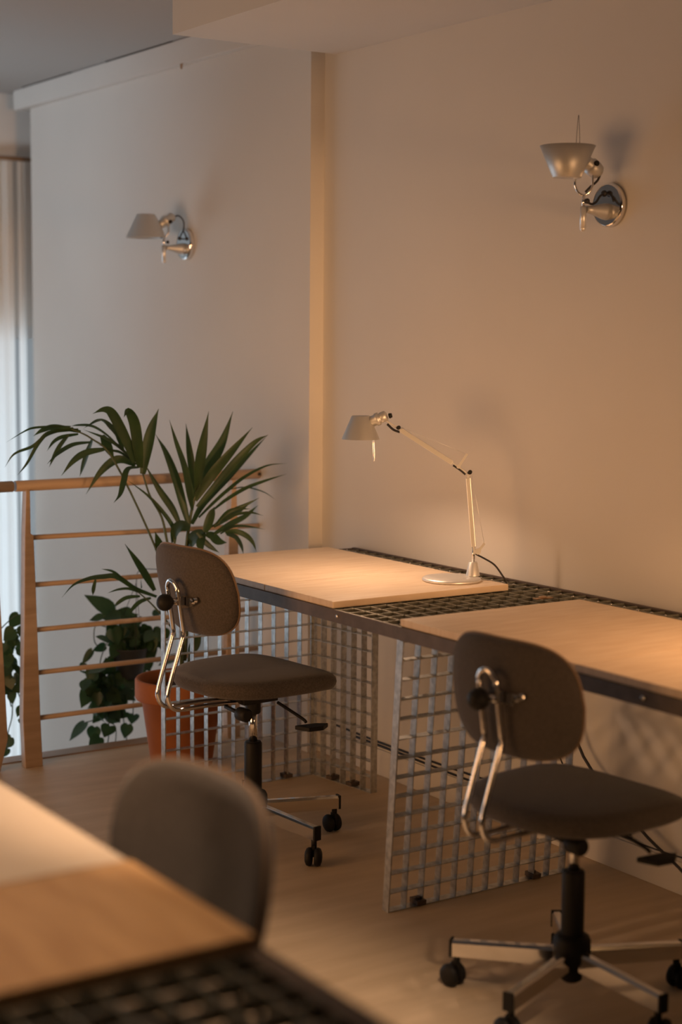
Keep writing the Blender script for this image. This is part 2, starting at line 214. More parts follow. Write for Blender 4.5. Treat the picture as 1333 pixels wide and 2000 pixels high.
PLANTS = {"palm":{"A":{"stem":[[2.593,4.87,0.363],[2.571,4.886,0.539],[2.508,4.902,0.756],[2.366,4.918,1.051],[2.293,4.934,1.125],[2.229,4.95,1.158]],"r":0.0045,"leaves":[[[[2.226,4.95,1.166],[2.164,4.957,1.166],[2.103,4.965,1.163],[2.071,4.972,1.151],[2.014,4.979,1.119]],0.007],[[[2.262,4.95,1.147],[2.184,4.969,1.163],[2.145,4.989,1.153],[2.119,5.008,1.134]],0.0157],[[[2.253,4.95,1.155],[2.168,4.968,1.148],[2.134,4.985,1.118],[2.095,5.003,1.046],[2.068,5.021,1.007]],0.0122],[[[2.235,4.95,1.161],[2.158,4.977,1.14],[2.115,5.003,1.101],[2.062,5.03,1.076],[2.036,5.05,1.032]],0.0087],[[[2.253,4.95,1.14],[2.205,4.969,1.13],[2.182,4.988,1.113],[2.167,5.008,1.084]],0.0122],[[[2.22,4.95,1.139],[2.208,4.984,1.107],[2.198,5.018,1.067],[2.192,5.05,1.026]],0.0122],[[[2.298,4.95,1.112],[2.217,4.912,1.108],[2.15,4.875,1.086],[2.093,4.837,1.056]],0.0122],[[[2.346,4.95,1.088],[2.278,4.947,1.079],[2.231,4.944,1.054],[2.188,4.942,1.007]],0.0174],[[[2.304,4.95,1.12],[2.305,4.985,1.079],[2.303,5.021,1.029],[2.302,5.05,0.99]],0.0174],[[[2.337,4.95,1.134],[2.364,4.968,1.099],[2.399,4.986,1.048]],0.0243],[[[2.461,4.95,1.031],[2.425,4.974,1.048],[2.397,4.998,1.039],[2.361,5.022,0.999],[2.323,5.046,0.931]],0.0226],[[[2.414,4.95,1.086],[2.384,4.927,1.136],[2.325,4.904,1.179],[2.287,4.88,1.185],[2.229,4.857,1.164]],0.0174],[[[2.395,4.95,1.099],[2.346,4.948,1.139],[2.299,4.946,1.164],[2.251,4.944,1.169],[2.222,4.943,1.167]],0.0122],[[[2.442,4.95,1.058],[2.356,4.92,1.115],[2.243,4.889,1.159]],0.0104],[[[2.467,4.95,1.031],[2.41,4.954,1.072],[2.378,4.957,1.082],[2.325,4.961,1.104]],0.0087],[[[2.565,4.87,0.766],[2.565,4.87,0.804],[2.542,4.87,0.849],[2.473,4.87,0.927],[2.387,4.87,0.992]],0.012]]},"B":{"stem":[[2.597,4.87,0.362],[2.587,4.872,0.557],[2.54,4.874,0.771],[2.52,4.876,0.858],[2.478,4.878,0.931],[2.452,4.88,1.009]],"r":0.0054,"leaves":[[[[2.452,4.88,1.006],[2.469,4.886,1.08],[2.492,4.892,1.156],[2.522,4.898,1.221]],0.0278],[[[2.443,4.88,1.028],[2.421,4.851,1.095],[2.394,4.822,1.18],[2.356,4.792,1.222],[2.327,4.763,1.203]],0.0278],[[[2.422,4.88,1.046],[2.397,4.866,1.095],[2.358,4.853,1.161],[2.319,4.839,1.214],[2.285,4.826,1.226],[2.241,4.812,1.214]],0.0261],[[[2.436,4.88,1.028],[2.391,4.867,1.023],[2.37,4.854,0.981],[2.35,4.84,0.944],[2.32,4.827,0.921]],0.0174]]},"C":{"stem":[[2.601,4.87,0.362],[2.603,4.865,0.557],[2.604,4.86,0.733],[2.618,4.855,0.855],[2.641,4.85,0.95]],"r":0.008,"leaves":[[[[2.578,4.85,0.83],[2.565,4.883,0.886],[2.532,4.917,0.951],[2.494,4.95,1.035]],0.0209],[[[2.607,4.85,0.832],[2.593,4.866,0.904],[2.576,4.882,0.985],[2.548,4.898,1.071],[2.518,4.914,1.135]],0.0226],[[[2.621,4.85,0.876],[2.6,4.83,0.929],[2.57,4.809,1.022],[2.527,4.789,1.115],[2.494,4.768,1.191]],0.0226],[[[2.633,4.85,0.915],[2.638,4.874,0.997],[2.637,4.898,1.086],[2.637,4.921,1.168]],0.0191],[[[2.643,4.85,0.943],[2.637,4.821,1.03],[2.635,4.792,1.111],[2.638,4.763,1.216]],0.0278],[[[2.641,4.85,0.948],[2.66,4.857,0.99],[2.702,4.864,1.039],[2.752,4.871,1.11],[2.796,4.878,1.207]],0.033],[[[2.633,4.85,0.912],[2.658,4.828,0.963],[2.691,4.805,1.017],[2.749,4.783,1.089],[2.804,4.76,1.158]],0.0261],[[[2.641,4.85,0.889],[2.707,4.82,0.975],[2.754,4.79,1.042],[2.814,4.76,1.108],[2.849,4.73,1.134]],0.0191],[[[2.621,4.85,0.831],[2.666,4.868,0.883],[2.724,4.886,0.929],[2.796,4.903,0.981],[2.893,4.921,1.058],[2.97,4.939,1.116]],0.0191],[[[2.648,4.85,0.852],[2.69,4.836,0.895],[2.742,4.822,0.941],[2.806,4.808,0.988],[2.883,4.794,1.023],[2.953,4.78,1.03]],0.0104],[[[2.708,4.85,0.878],[2.748,4.833,0.911],[2.811,4.816,0.947],[2.886,4.799,0.973],[2.954,4.782,0.993]],0.0104],[[[2.766,4.85,0.942],[2.853,4.889,0.942],[2.949,4.927,0.918],[3.025,4.966,0.882]],0.0052]]},"D":{"stem":[[2.603,4.87,0.362],[2.609,4.848,0.559],[2.627,4.825,0.718],[2.644,4.803,0.807],[2.69,4.78,0.841]],"r":0.0063,"leaves":[[[[2.665,4.78,0.802],[2.743,4.81,0.828],[2.825,4.84,0.85],[2.892,4.869,0.88]],0.0157],[[[2.685,4.78,0.846],[2.728,4.763,0.879],[2.77,4.746,0.899],[2.814,4.729,0.922]],0.0104],[[[2.665,4.78,0.828],[2.727,4.817,0.847],[2.803,4.854,0.866],[2.863,4.891,0.877]],0.0174],[[[2.632,4.78,0.81],[2.645,4.783,0.833],[2.662,4.786,0.871],[2.674,4.789,0.893]],0.0226],[[[2.692,4.78,0.801],[2.746,4.794,0.819],[2.807,4.808,0.817],[2.895,4.823,0.8]],0.0087],[[[2.71,4.78,0.805],[2.738,4.762,0.809],[2.769,4.745,0.796],[2.787,4.727,0.773],[2.791,4.709,0.743]],0.0139],[[[2.714,4.78,0.799],[2.768,4.815,0.782],[2.813,4.851,0.745],[2.844,4.886,0.707]],0.0139],[[[2.635,4.78,0.804],[2.667,4.795,0.794],[2.702,4.811,0.772],[2.744,4.826,0.763]],0.0226],[[[2.577,4.78,0.827],[2.566,4.817,0.83],[2.561,4.855,0.81],[2.565,4.892,0.76]],0.0313],[[[2.628,4.78,0.81],[2.616,4.827,0.783],[2.616,4.874,0.745]],0.0348],[[[2.628,4.78,0.805],[2.605,4.756,0.776],[2.597,4.732,0.748]],0.0243],[[[2.602,4.78,0.811],[2.634,4.763,0.77],[2.67,4.747,0.742]],0.0139],[[[2.7,4.78,0.846],[2.737,4.753,0.867],[2.779,4.727,0.874],[2.813,4.7,0.864]],0.007],[[[2.677,4.78,0.838],[2.702,4.752,0.876],[2.727,4.723,0.889],[2.76,4.695,0.89]],0.0104]]},"E":{"stem":[[2.595,4.87,0.362],[2.572,4.883,0.457],[2.509,4.895,0.543],[2.454,4.907,0.599],[2.396,4.92,0.645]],"r":0.0036,"leaves":[[[[2.522,4.92,0.582],[2.437,4.903,0.618],[2.36,4.885,0.666],[2.3,4.868,0.673],[2.239,4.85,0.673],[2.178,4.833,0.66],[2.129,4.816,0.626]],0.0139],[[[2.419,4.92,0.629],[2.353,4.896,0.681],[2.295,4.872,0.7]],0.007],[[[2.297,4.92,0.658],[2.295,4.932,0.625],[2.297,4.945,0.601]],0.0104],[[[2.461,4.92,0.6],[2.399,4.88,0.624],[2.339,4.841,0.631],[2.281,4.801,0.629]],0.007],[[[2.46,4.92,0.588],[2.418,4.934,0.584],[2.39,4.948,0.565],[2.384,4.963,0.548]],0.0122],[[[2.501,4.92,0.579],[2.454,4.907,0.571],[2.419,4.894,0.551],[2.399,4.881,0.532]],0.0122],[[[2.515,4.92,0.604],[2.459,4.897,0.681],[2.382,4.874,0.777]],0.0191],[[[2.466,4.92,0.615],[2.501,4.996,0.636]],0.0087],[[[2.65,4.92,0.366],[2.671,4.918,0.404],[2.691,4.915,0.444]],0.0278],[[[2.546,4.92,0.721],[2.523,4.898,0.76],[2.495,4.876,0.811]],0.0226]]}},"p1":[[[2.597,5.427,0.454],[2.486,5.44,0.519],0.058],[[2.531,5.368,0.444],[2.493,5.396,0.428],0.027],[[2.601,5.363,0.448],[2.536,5.378,0.429],0.038],[[2.593,5.478,0.412],[2.636,5.449,0.451],0.038],[[2.673,5.47,0.406],[2.723,5.462,0.422],0.035],[[2.776,5.441,0.415],[2.8,5.412,0.433],0.031],[[2.554,5.367,0.357],[2.488,5.347,0.376],0.031],[[2.6,5.494,0.309],[2.535,5.476,0.299],0.027],[[2.535,5.466,0.304],[2.505,5.492,0.245],0.025],[[2.515,5.492,0.252],[2.494,5.483,0.225],0.023],[[2.497,5.41,0.175],[2.462,5.411,0.106],0.05],[[2.671,5.469,0.124],[2.701,5.445,0.096],0.031],[[2.705,5.465,0.141],[2.744,5.483,0.099],0.031],[[2.656,5.48,0.173],[2.614,5.453,0.076],0.054],[[2.587,5.492,0.061],[2.533,5.468,0.024],0.038],[[2.578,5.408,0.089],[2.622,5.414,0.034],0.046],[[2.512,5.489,0.028],[2.449,5.479,-0.035],0.046],[[2.553,5.489,0.007],[2.544,5.492,-0.051],0.042],[[2.534,5.404,-0.011],[2.481,5.393,-0.049],0.042],[[2.566,5.385,0.031],[2.529,5.36,-0.005],0.046],[[2.637,5.381,0.029],[2.628,5.392,-0.025],0.038],[[2.722,5.5,0.031],[2.701,5.479,-0.002],0.038],[[2.506,5.367,-0.057],[2.565,5.396,-0.052],0.031],[[2.732,5.435,-0.057],[2.673,5.429,-0.066],0.023],[[2.794,5.393,0.372],[2.81,5.399,0.323],0.035],[[2.841,5.476,0.301],[2.803,5.473,0.284],0.031],[[2.846,5.419,0.245],[2.767,5.392,0.227],0.035],[[2.586,5.488,0.199],[2.47,5.46,0.232],0.019],[[2.62,5.47,0.34],[2.566,5.447,0.337],0.033],[[2.679,5.479,0.324],[2.699,5.508,0.255],0.052],[[2.6,5.381,0.344],[2.624,5.373,0.291],0.042],[[2.769,5.398,0.346],[2.799,5.415,0.288],0.037],[[2.747,5.466,0.368],[2.765,5.458,0.311],0.047],[[2.706,5.492,0.373],[2.731,5.501,0.321],0.037],[[2.702,5.474,0.339],[2.684,5.483,0.289],0.039],[[2.73,5.478,0.378],[2.712,5.5,0.326],0.04],[[2.677,5.477,0.412],[2.684,5.503,0.342],0.044],[[2.615,5.441,0.339],[2.591,5.451,0.391],0.047],[[2.599,5.382,0.329],[2.567,5.379,0.281],0.039],[[2.644,5.392,0.384],[2.683,5.365,0.354],0.042],[[2.717,5.413,0.309],[2.761,5.42,0.281],0.032],[[2.643,5.417,0.371],[2.646,5.394,0.313],0.044],[[2.707,5.408,0.388],[2.743,5.412,0.359],0.03],[[2.749,5.38,0.364],[2.787,5.386,0.321],0.036],[[2.569,5.36,0.397],[2.579,5.337,0.339],0.053],[[2.615,5.42,0.377],[2.573,5.404,0.357],0.031],[[2.647,5.396,0.276],[2.616,5.425,0.249],0.037],[[2.625,5.427,0.349],[2.665,5.404,0.351],0.033],[[2.645,5.435,0.384],[2.615,5.421,0.348],0.03],[[2.754,5.401,0.37],[2.792,5.408,0.332],0.038],[[2.599,5.402,0.346],[2.557,5.404,0.387],0.044],[[2.668,5.443,0.305],[2.671,5.415,0.259],0.042],[[2.707,5.469,0.28],[2.772,5.465,0.256],0.041],[[2.61,5.415,0.384],[2.573,5.436,0.35],0.04],[[2.702,5.421,0.302],[2.65,5.408,0.264],0.048],[[2.696,5.406,0.422],[2.68,5.386,0.385],0.032],[[2.626,5.453,0.383],[2.584,5.424,0.361],0.033],[[2.654,5.391,0.431],[2.591,5.399,0.455],0.053],[[2.776,5.445,0.353],[2.736,5.44,0.332],0.029],[[2.698,5.368,0.298],[2.712,5.373,0.258],0.026],[[2.685,5.429,0.42],[2.716,5.455,0.374],0.032],[[2.701,5.487,0.319],[2.684,5.491,0.264],0.043],[[2.628,5.379,0.386],[2.59,5.363,0.347],0.04],[[2.643,5.454,0.293],[2.657,5.429,0.26],0.029],[[2.763,5.472,0.285],[2.799,5.443,0.291],0.032],[[2.659,5.376,0.373],[2.692,5.405,0.327],0.03],[[2.634,5.407,0.415],[2.651,5.413,0.373],0.029],[[2.649,5.421,0.308],[2.687,5.442,0.266],0.034],[[2.584,5.365,0.371],[2.621,5.347,0.402],0.036],[[2.807,5.485,0.304],[2.752,5.492,0.308],0.038],[[2.622,5.414,0.328],[2.663,5.437,0.29],0.03],[[2.716,5.427,0.307],[2.725,5.399,0.27],0.032],[[2.774,5.492,0.348],[2.735,5.469,0.295],0.047],[[2.631,5.363,0.397],[2.592,5.347,0.451],0.039],[[2.728,5.4,0.32],[2.764,5.414,0.254],0.048],[[2.677,5.42,0.378],[2.65,5.449,0.351],0.035],[[2.747,5.499,0.326],[2.804,5.5,0.287],0.045],[[2.641,5.368,0.338],[2.677,5.352,0.339],0.034],[[2.716,5.367,0.335],[2.71,5.339,0.301],0.029],[[2.717,5.404,0.351],[2.701,5.38,0.304],0.035],[[2.603,5.436,0.371],[2.59,5.435,0.425],0.036],[[2.632,5.423,0.371],[2.59,5.442,0.344],0.039],[[2.681,5.404,0.321],[2.641,5.382,0.29],0.038],[[2.7,5.369,0.332],[2.698,5.381,0.29],0.028],[[2.718,5.404,0.334],[2.765,5.419,0.297],0.034],[[2.625,5.474,0.369],[2.684,5.484,0.336],0.041],[[2.743,5.378,0.366],[2.69,5.352,0.331],0.042],[[2.717,5.438,0.303],[2.754,5.41,0.271],0.045],[[2.704,5.392,0.339],[2.652,5.388,0.329],0.037],[[2.625,5.373,0.323],[2.598,5.375,0.297],0.031],[[2.715,5.404,0.285],[2.712,5.429,0.232],0.034],[[2.659,5.496,0.323],[2.611,5.502,0.307],0.038],[[2.765,5.441,0.289],[2.716,5.44,0.269],0.033],[[2.724,5.41,0.378],[2.762,5.425,0.336],0.034],[[2.7,5.447,0.291],[2.67,5.441,0.257],0.037],[[2.76,5.46,0.273],[2.81,5.484,0.224],0.035],[[2.737,5.472,0.262],[2.696,5.465,0.234],0.037],[[2.725,5.364,0.347],[2.734,5.353,0.295],0.039],[[2.558,5.489,0.142],[2.511,5.501,0.118],0.044],[[2.546,5.433,0.226],[2.527,5.42,0.175],0.045],[[2.585,5.403,0.176],[2.569,5.429,0.134],0.037],[[2.589,5.486,0.114],[2.615,5.497,0.073],0.034],[[2.597,5.393,0.233],[2.608,5.422,0.174],0.044],[[2.548,5.486,0.185],[2.587,5.511,0.147],0.03],[[2.526,5.412,0.217],[2.531,5.436,0.171],0.032],[[2.595,5.449,0.14],[2.565,5.465,0.112],0.031],[[2.573,5.418,0.168],[2.53,5.414,0.138],0.041],[[2.474,5.386,0.212],[2.449,5.358,0.176],0.038],[[2.634,5.45,0.138],[2.675,5.462,0.09],0.04],[[2.595,5.479,0.186],[2.547,5.488,0.177],0.035],[[2.592,5.387,0.201],[2.64,5.366,0.208],0.037],[[2.624,5.474,0.153],[2.602,5.493,0.107],0.042],[[2.53,5.374,0.257],[2.463,5.348,0.238],0.041],[[2.582,5.416,0.144],[2.556,5.419,0.105],0.033],[[2.584,5.495,0.152],[2.574,5.521,0.1],0.039],[[2.633,5.41,0.153],[2.685,5.424,0.108],0.041],[[2.627,5.441,0.193],[2.6,5.428,0.157],0.036],[[2.544,5.453,0.129],[2.541,5.428,0.084],0.035],[[2.6,5.491,0.147],[2.64,5.466,0.134],0.036],[[2.51,5.395,0.149],[2.535,5.393,0.176],0.025],[[2.526,5.426,0.156],[2.478,5.401,0.147],0.029],[[2.577,5.469,0.11],[2.624,5.465,0.075],0.04],[[2.524,5.468,0.215],[2.57,5.463,0.182],0.035],[[2.658,5.485,0.205],[2.589,5.464,0.189],0.048],[[2.571,5.398,0.229],[2.557,5.396,0.29],0.045],[[2.55,5.413,0.135],[2.565,5.437,0.088],0.027],[[2.58,5.379,0.209],[2.532,5.363,0.208],0.03],[[2.667,5.466,0.195],[2.67,5.458,0.157],0.028],[[2.554,5.376,0.219],[2.574,5.384,0.167],0.034],[[2.542,5.44,0.155],[2.49,5.425,0.138],0.035],[[2.521,5.468,0.196],[2.499,5.463,0.162],0.027],[[2.5,5.414,0.194],[2.495,5.405,0.14],0.037],[[2.624,5.434,0.17],[2.587,5.447,0.143],0.035],[[2.625,5.371,0.211],[2.668,5.368,0.161],0.051],[[2.592,5.476,0.219],[2.597,5.454,0.267],0.036],[[2.511,5.372,0.163],[2.512,5.363,0.114],0.034],[[2.612,5.397,0.133],[2.593,5.416,0.095],0.036],[[2.533,5.421,0.217],[2.572,5.445,0.162],0.044],[[2.558,5.366,0.173],[2.607,5.386,0.149],0.026],[[2.501,5.446,0.185],[2.535,5.452,0.153],0.031],[[2.56,5.369,0.132],[2.542,5.367,0.097],0.027],[[2.502,5.377,0.248],[2.49,5.392,0.195],0.045],[[2.57,5.425,0.147],[2.601,5.404,0.144],0.032],[[2.556,5.371,0.162],[2.604,5.367,0.12],0.043],[[2.544,5.423,0.109],[2.547,5.427,0.066],0.033],[[2.615,5.438,0.085],[2.616,5.447,0.039],0.036],[[2.524,5.41,0.08],[2.58,5.433,0.033],0.038],[[2.572,5.407,0.062],[2.521,5.383,0.107],0.041],[[2.554,5.449,0.107],[2.514,5.463,0.084],0.036],[[2.579,5.417,0.065],[2.63,5.44,0.028],0.036],[[2.625,5.431,0.071],[2.602,5.407,0.038],0.035],[[2.56,5.432,0.078],[2.591,5.458,0.034],0.026],[[2.606,5.372,0.1],[2.588,5.401,0.124],0.031],[[2.524,5.389,0.105],[2.485,5.39,0.088],0.032],[[2.629,5.434,0.088],[2.644,5.412,0.136],0.041],[[2.654,5.43,0.064],[2.606,5.417,0.043],0.036],[[2.567,5.388,0.111],[2.613,5.4,0.074],0.032],[[2.582,5.422,0.096],[2.627,5.43,0.046],0.039],[[2.677,5.41,0.273],[2.655,5.383,0.235],0.032],[[2.656,5.428,0.273],[2.657,5.451,0.223],0.036],[[2.702,5.418,0.267],[2.687,5.447,0.293],0.029],[[2.703,5.404,0.236],[2.663,5.425,0.237],0.039],[[2.631,5.431,0.283],[2.655,5.443,0.234],0.038],[[2.618,5.468,0.28],[2.664,5.488,0.254],0.03],[[2.755,5.479,0.233],[2.776,5.464,0.199],0.035],[[2.666,5.361,0.297],[2.695,5.371,0.259],0.029],[[2.584,5.412,0.286],[2.605,5.418,0.244],0.034],[[2.642,5.381,0.295],[2.653,5.354,0.259],0.037],[[2.745,5.427,0.248],[2.751,5.428,0.21],0.029],[[2.763,5.46,0.238],[2.738,5.481,0.201],0.036],[[2.642,5.408,0.268],[2.615,5.384,0.321],0.032],[[2.66,5.462,0.245],[2.662,5.455,0.208],0.027],[[2.706,5.423,0.223],[2.735,5.418,0.181],0.035],[[2.745,5.467,0.239],[2.719,5.489,0.205],0.037]],"s1":[[[2.576,5.42,0.394],[2.529,5.42,0.404],[2.522,5.42,0.352],[2.538,5.42,0.323]],[[2.637,5.42,0.263],[2.574,5.42,0.212],[2.563,5.42,0.059],[2.606,5.42,0.015],[2.601,5.42,-0.082]],[[2.658,5.42,0.242],[2.584,5.42,0.153],[2.532,5.42,0.063],[2.48,5.42,0.047]],[[2.669,5.42,0.24],[2.636,5.42,0.089],[2.65,5.42,-0.03],[2.654,5.42,-0.065]],[[2.637,5.42,0.244],[2.584,5.42,0.076],[2.577,5.42,-0.02],[2.564,5.42,-0.076]],[[2.7,5.42,0.237],[2.683,5.42,0.151],[2.678,5.42,0.053]],[[2.67,5.42,0.356],[2.607,5.42,0.372],[2.565,5.42,0.319],[2.544,5.42,0.254],[2.553,5.42,0.157]],[[2.618,5.42,0.409],[2.593,5.42,0.456]]],"p2":[[[2.257,5.488,0.46],[2.228,5.506,0.408],0.042],[[2.239,5.418,0.426],[2.235,5.428,0.388],0.023],[[2.208,5.452,0.022],[2.186,5.475,-0.022],0.042],[[2.195,5.46,-0.02],[2.158,5.457,-0.055],0.038],[[2.222,5.387,0.146],[2.202,5.376,0.109],0.027],[[2.221,5.395,0.098],[2.237,5.406,0.065],0.019],[[2.191,5.468,0.283],[2.167,5.449,0.233],0.035],[[2.154,5.38,0.383],[2.138,5.367,0.345],0.033],[[2.249,5.494,0.343],[2.299,5.514,0.313],0.035],[[2.196,5.444,0.307],[2.238,5.46,0.281],0.026],[[2.155,5.384,0.364],[2.189,5.379,0.333],0.036],[[2.177,5.435,0.341],[2.143,5.418,0.316],0.028],[[2.214,5.48,0.389],[2.255,5.497,0.404],0.029],[[2.219,5.488,0.302],[2.255,5.496,0.272],0.032],[[2.232,5.423,0.346],[2.254,5.397,0.316],0.034],[[2.188,5.401,0.391],[2.196,5.377,0.356],0.037],[[2.184,5.425,0.314],[2.198,5.401,0.286],0.032],[[2.207,5.392,0.391],[2.164,5.379,0.363],0.034],[[2.208,5.44,0.303],[2.205,5.437,0.257],0.039],[[2.213,5.483,0.388],[2.242,5.471,0.356],0.034],[[2.162,5.366,0.34],[2.157,5.342,0.297],0.04],[[2.219,5.452,0.41],[2.196,5.424,0.38],0.028],[[2.212,5.478,0.344],[2.213,5.485,0.299],0.037],[[2.24,5.484,0.367],[2.223,5.476,0.325],0.032],[[2.196,5.378,0.424],[2.161,5.393,0.387],0.048],[[2.199,5.416,0.401],[2.201,5.402,0.362],0.037],[[2.208,5.475,0.378],[2.234,5.484,0.33],0.033],[[2.188,5.403,0.215],[2.149,5.393,0.193],0.037],[[2.187,5.434,0.263],[2.176,5.406,0.219],0.037],[[2.183,5.377,0.205],[2.18,5.359,0.162],0.033],[[2.236,5.464,0.241],[2.276,5.489,0.207],0.033],[[2.2,5.385,0.298],[2.224,5.398,0.26],0.026],[[2.207,5.462,0.241],[2.193,5.487,0.206],0.032],[[2.172,5.424,0.264],[2.201,5.401,0.242],0.032],[[2.231,5.464,0.225],[2.276,5.47,0.222],0.034],[[2.175,5.401,0.225],[2.138,5.38,0.205],0.033],[[2.214,5.389,0.251],[2.234,5.399,0.213],0.027],[[2.185,5.443,0.262],[2.15,5.455,0.236],0.033],[[2.178,5.386,0.297],[2.156,5.384,0.255],0.034],[[2.205,5.477,0.244],[2.202,5.466,0.199],0.037],[[2.174,5.444,0.264],[2.199,5.453,0.219],0.035],[[2.19,5.363,0.234],[2.224,5.363,0.202],0.038],[[2.173,5.371,0.252],[2.177,5.362,0.216],0.033],[[2.185,5.422,0.292],[2.194,5.407,0.264],0.029],[[2.171,5.435,0.245],[2.16,5.451,0.212],0.028],[[2.241,5.456,0.251],[2.225,5.448,0.221],0.025],[[2.186,5.459,0.274],[2.191,5.442,0.232],0.038]],"s2":[[[2.12,5.42,0.373],[2.176,5.42,0.293],[2.198,5.42,0.217],[2.2,5.42,0.114],[2.184,5.42,0.051],[2.179,5.42,-0.014]],[[2.214,5.42,0.289],[2.221,5.42,0.214],[2.201,5.42,0.157]],[[2.185,5.42,0.292],[2.179,5.42,0.219],[2.197,5.42,0.142]],[[2.12,5.42,0.391],[2.198,5.42,0.457],[2.229,5.42,0.473]],[[2.213,5.42,0.215],[2.243,5.42,0.137]]]}

# ---------------------------------------------------------------- the room
JY = 4.78; XW = 3.10; XL = 3.044; ZC = 2.585; ZS = 2.41; YW = 7.42
b = new(); bx(b, -4, XL+.3, -2.5, 5.25, -.22, 0); struct('floor', b, M_floor)
b = new(); bx(b, -4, XL+.5, 5.25, YW+.1, -2.9, -2.7); struct('floor_lower', b, M_floor)
b = new(); bx(b, XW, XW+.25, -2.5, JY, 0, 2.7); struct('wall_right', b, M_wall)
b = new(); bx(b, XL, XL+.31, JY, 7.18, -2.7, 2.7); struct('wall_stair', b, M_wall)
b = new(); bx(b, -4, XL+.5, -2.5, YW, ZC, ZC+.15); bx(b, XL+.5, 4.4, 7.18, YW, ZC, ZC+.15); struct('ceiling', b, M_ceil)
b = new(); bx(b, 2.48, XL+.31, -2.5, 4.71, ZS, ZC-.001); struct('ceiling_soffit', b, M_wall)
# window wall with an opening
b = new(); bx(b, 2.2, 4.4, YW, YW+.18, 1.50, ZC+.1); bx(b, -4, 2.2, YW, YW+.18, 2.45, ZC+.1); bx(b, -4, -.4, YW, YW+.18, 1.5, 2.45); bx(b, -4, 4.4, YW, YW+.18, -2.7, -1.6)
bx(b, -4, -.4, YW, YW+.18, -1.6, 1.5); bx(b, 4.15, 4.4, YW, YW+.18, -1.6, 1.5); struct('wall_window', b, M_wall)
b = new(); bx(b, 4.2, 4.4, 7.18, YW, -2.7, ZC); struct('wall_recess', b, M_wall)
# cornice along the stair wall, dark strips above it painted in as a shadow line, end block
b = new(); bx(b, 3.006, XL, 4.712, 7.22, 2.490, 2.581); bx(b, 3.012, XL+.1, 7.19, 7.30, 2.492, 2.582); struct('trim_1', b, M_wall, .002)
b = new(); bx(b, 3.0045, XL, 5.72, 6.30, 2.580, 2.5852); bx(b, 3.0045, XL, 6.65, 7.18, 2.580, 2.5852); struct('shadow_strip', b, M_seam)
# skirting on the right wall and nosing at the floor edge
b = new(); bx(b, XW-.012, XW, -2.5, JY, 0, .088); bx(b, XW-.006, XW, -2.5, JY, .088, .094); struct('baseboard_right', b, M_wall, .002)
b = new(); bx(b, -4, XL-.001, 5.19, 5.27, -.03, .004); struct('trim_3', b, M_brown, .004)
# window frame and glass
b = new()
for x in (-.4, .6, 1.6, 2.6, 3.5, 4.1): bx(b, x, x+.06, YW+.04, YW+.10, -1.6, 1.5)
bx(b, -.4, 4.15, YW+.04, YW+.10, -1.6, -1.54); bx(b, -.4, 4.15, YW+.04, YW+.10, 1.44, 1.5)
wf = struct('window_1', b, M_out)
b = new(); bx(b, -.4, 4.15, YW+.066, YW+.072, -1.6, 1.5); obj('pane', b, M_glass, wf)
tag(obj('joint_mark', (lambda q: (prism(q, [(5.632,2.470),(5.640,2.470),(5.645,2.490),(5.627,2.490)], 3.003, 3.0065, 'x'), q)[1])(new()), M_brown), 'small brown chip mark on the white cornice of the stair wall', 'mark')

# curtains
def curtain(x0, x1, amp, wl, zt, zb, label, phase=0):
    t = thing('curtain', label, 'curtain', ((x0+x1)/2, 7.31, zb))
    bm = new(); n = int((x1-x0)/.004); rows = []
    for j in range(13):
        z = (zt-zb)*j/12; row = []
        for i in range(n+1):
            x = x0+(x1-x0)*i/n
            y = amp*(math.sin(2*PI*x/wl+phase)+.35*math.sin(2*PI*x/wl*2.3+1+phase+z*.6))*(1-.25*j/12)
            row.append(bm.verts.new((x-(x0+x1)/2, y, z)))
        rows.append(row)
    for a, c in zip(rows, rows[1:]):
        for i in range(n): bm.faces.new((a[i], a[i+1], c[i+1], c[i])).smooth = True
    obj('sheer_panel', bm, M_curt, t)
    return t
struct('outdoor_backdrop', (lambda q: (bx(q, -5, 8, 11.0, 11.2, -3, 5), q)[1])(new()), M_ceil)  # pale backdrop added so the gaps between the curtains look bright
curtain(2.30, 3.008, .014, .075, 2.262, -2.6, 'sheer pale curtain filling the left edge of the window')
curtain(3.028, 3.068, .008, .05, 2.262, -2.6, 'narrow strip of sheer curtain between two bright gaps, near the stair wall')
b = new(); tube(b, [(1.8,7.31,2.275),(3.33,7.31,2.275)], .009, 10); tag(obj('curtain_rail', b, M_brown), 'thin brown curtain rail at the head of the sheer curtains', 'rail')

# ---------------------------------------------------------------- railing
K = 5.12/5.2
def rz_(z): return 1.475-(1.475-z)*K
YR = 5.12
def rail_poly(p): return [(x*K, max(rz_(z), .0) if z > 0.001 else 0.0) for x, z in p]
rl = thing('stair_railing', 'pale beech railing with round handrail and five thin rods, behind the palm', 'railing', (2.6, YR, 0))
def RB(bm):
    for v in bm.verts: v.co -= Vector((2.6, YR, 0))
    return bm
b = new(); prism(b, rail_poly([(2.150,0),(2.214,0),(2.207,.15),(2.196,.60),(2.190,.785),(2.180,.79),(2.179,.94),(2.166,.94),(2.159,.78),(2.152,.45),(2.143,.15)]), YR-.018, YR+.018); obj('post', RB(b), M_wood, rl, .002)
b = new(); prism(b, rail_poly([(2.950,0),(3.004,0),(3.002,.15),(2.994,.72),(2.985,.94),(2.970,.94),(2.955,.72),(2.944,.15)]), YR-.018, YR+.018); obj('post', RB(b), M_wood, rl, .002)
b = new(); tube(b, [(2.132*K, YR, rz_(.953)), (3.042, YR, rz_(.957))], .0185, 20); hr = obj('handrail', RB(b), M_wood, rl)
b = new(); lathe(b, [(.006,0),(.006,.003)], 12, axis((3.035-2.6, -.0186, rz_(.957)), (0,-1,0))); obj('screw', b, M_seam, hr)
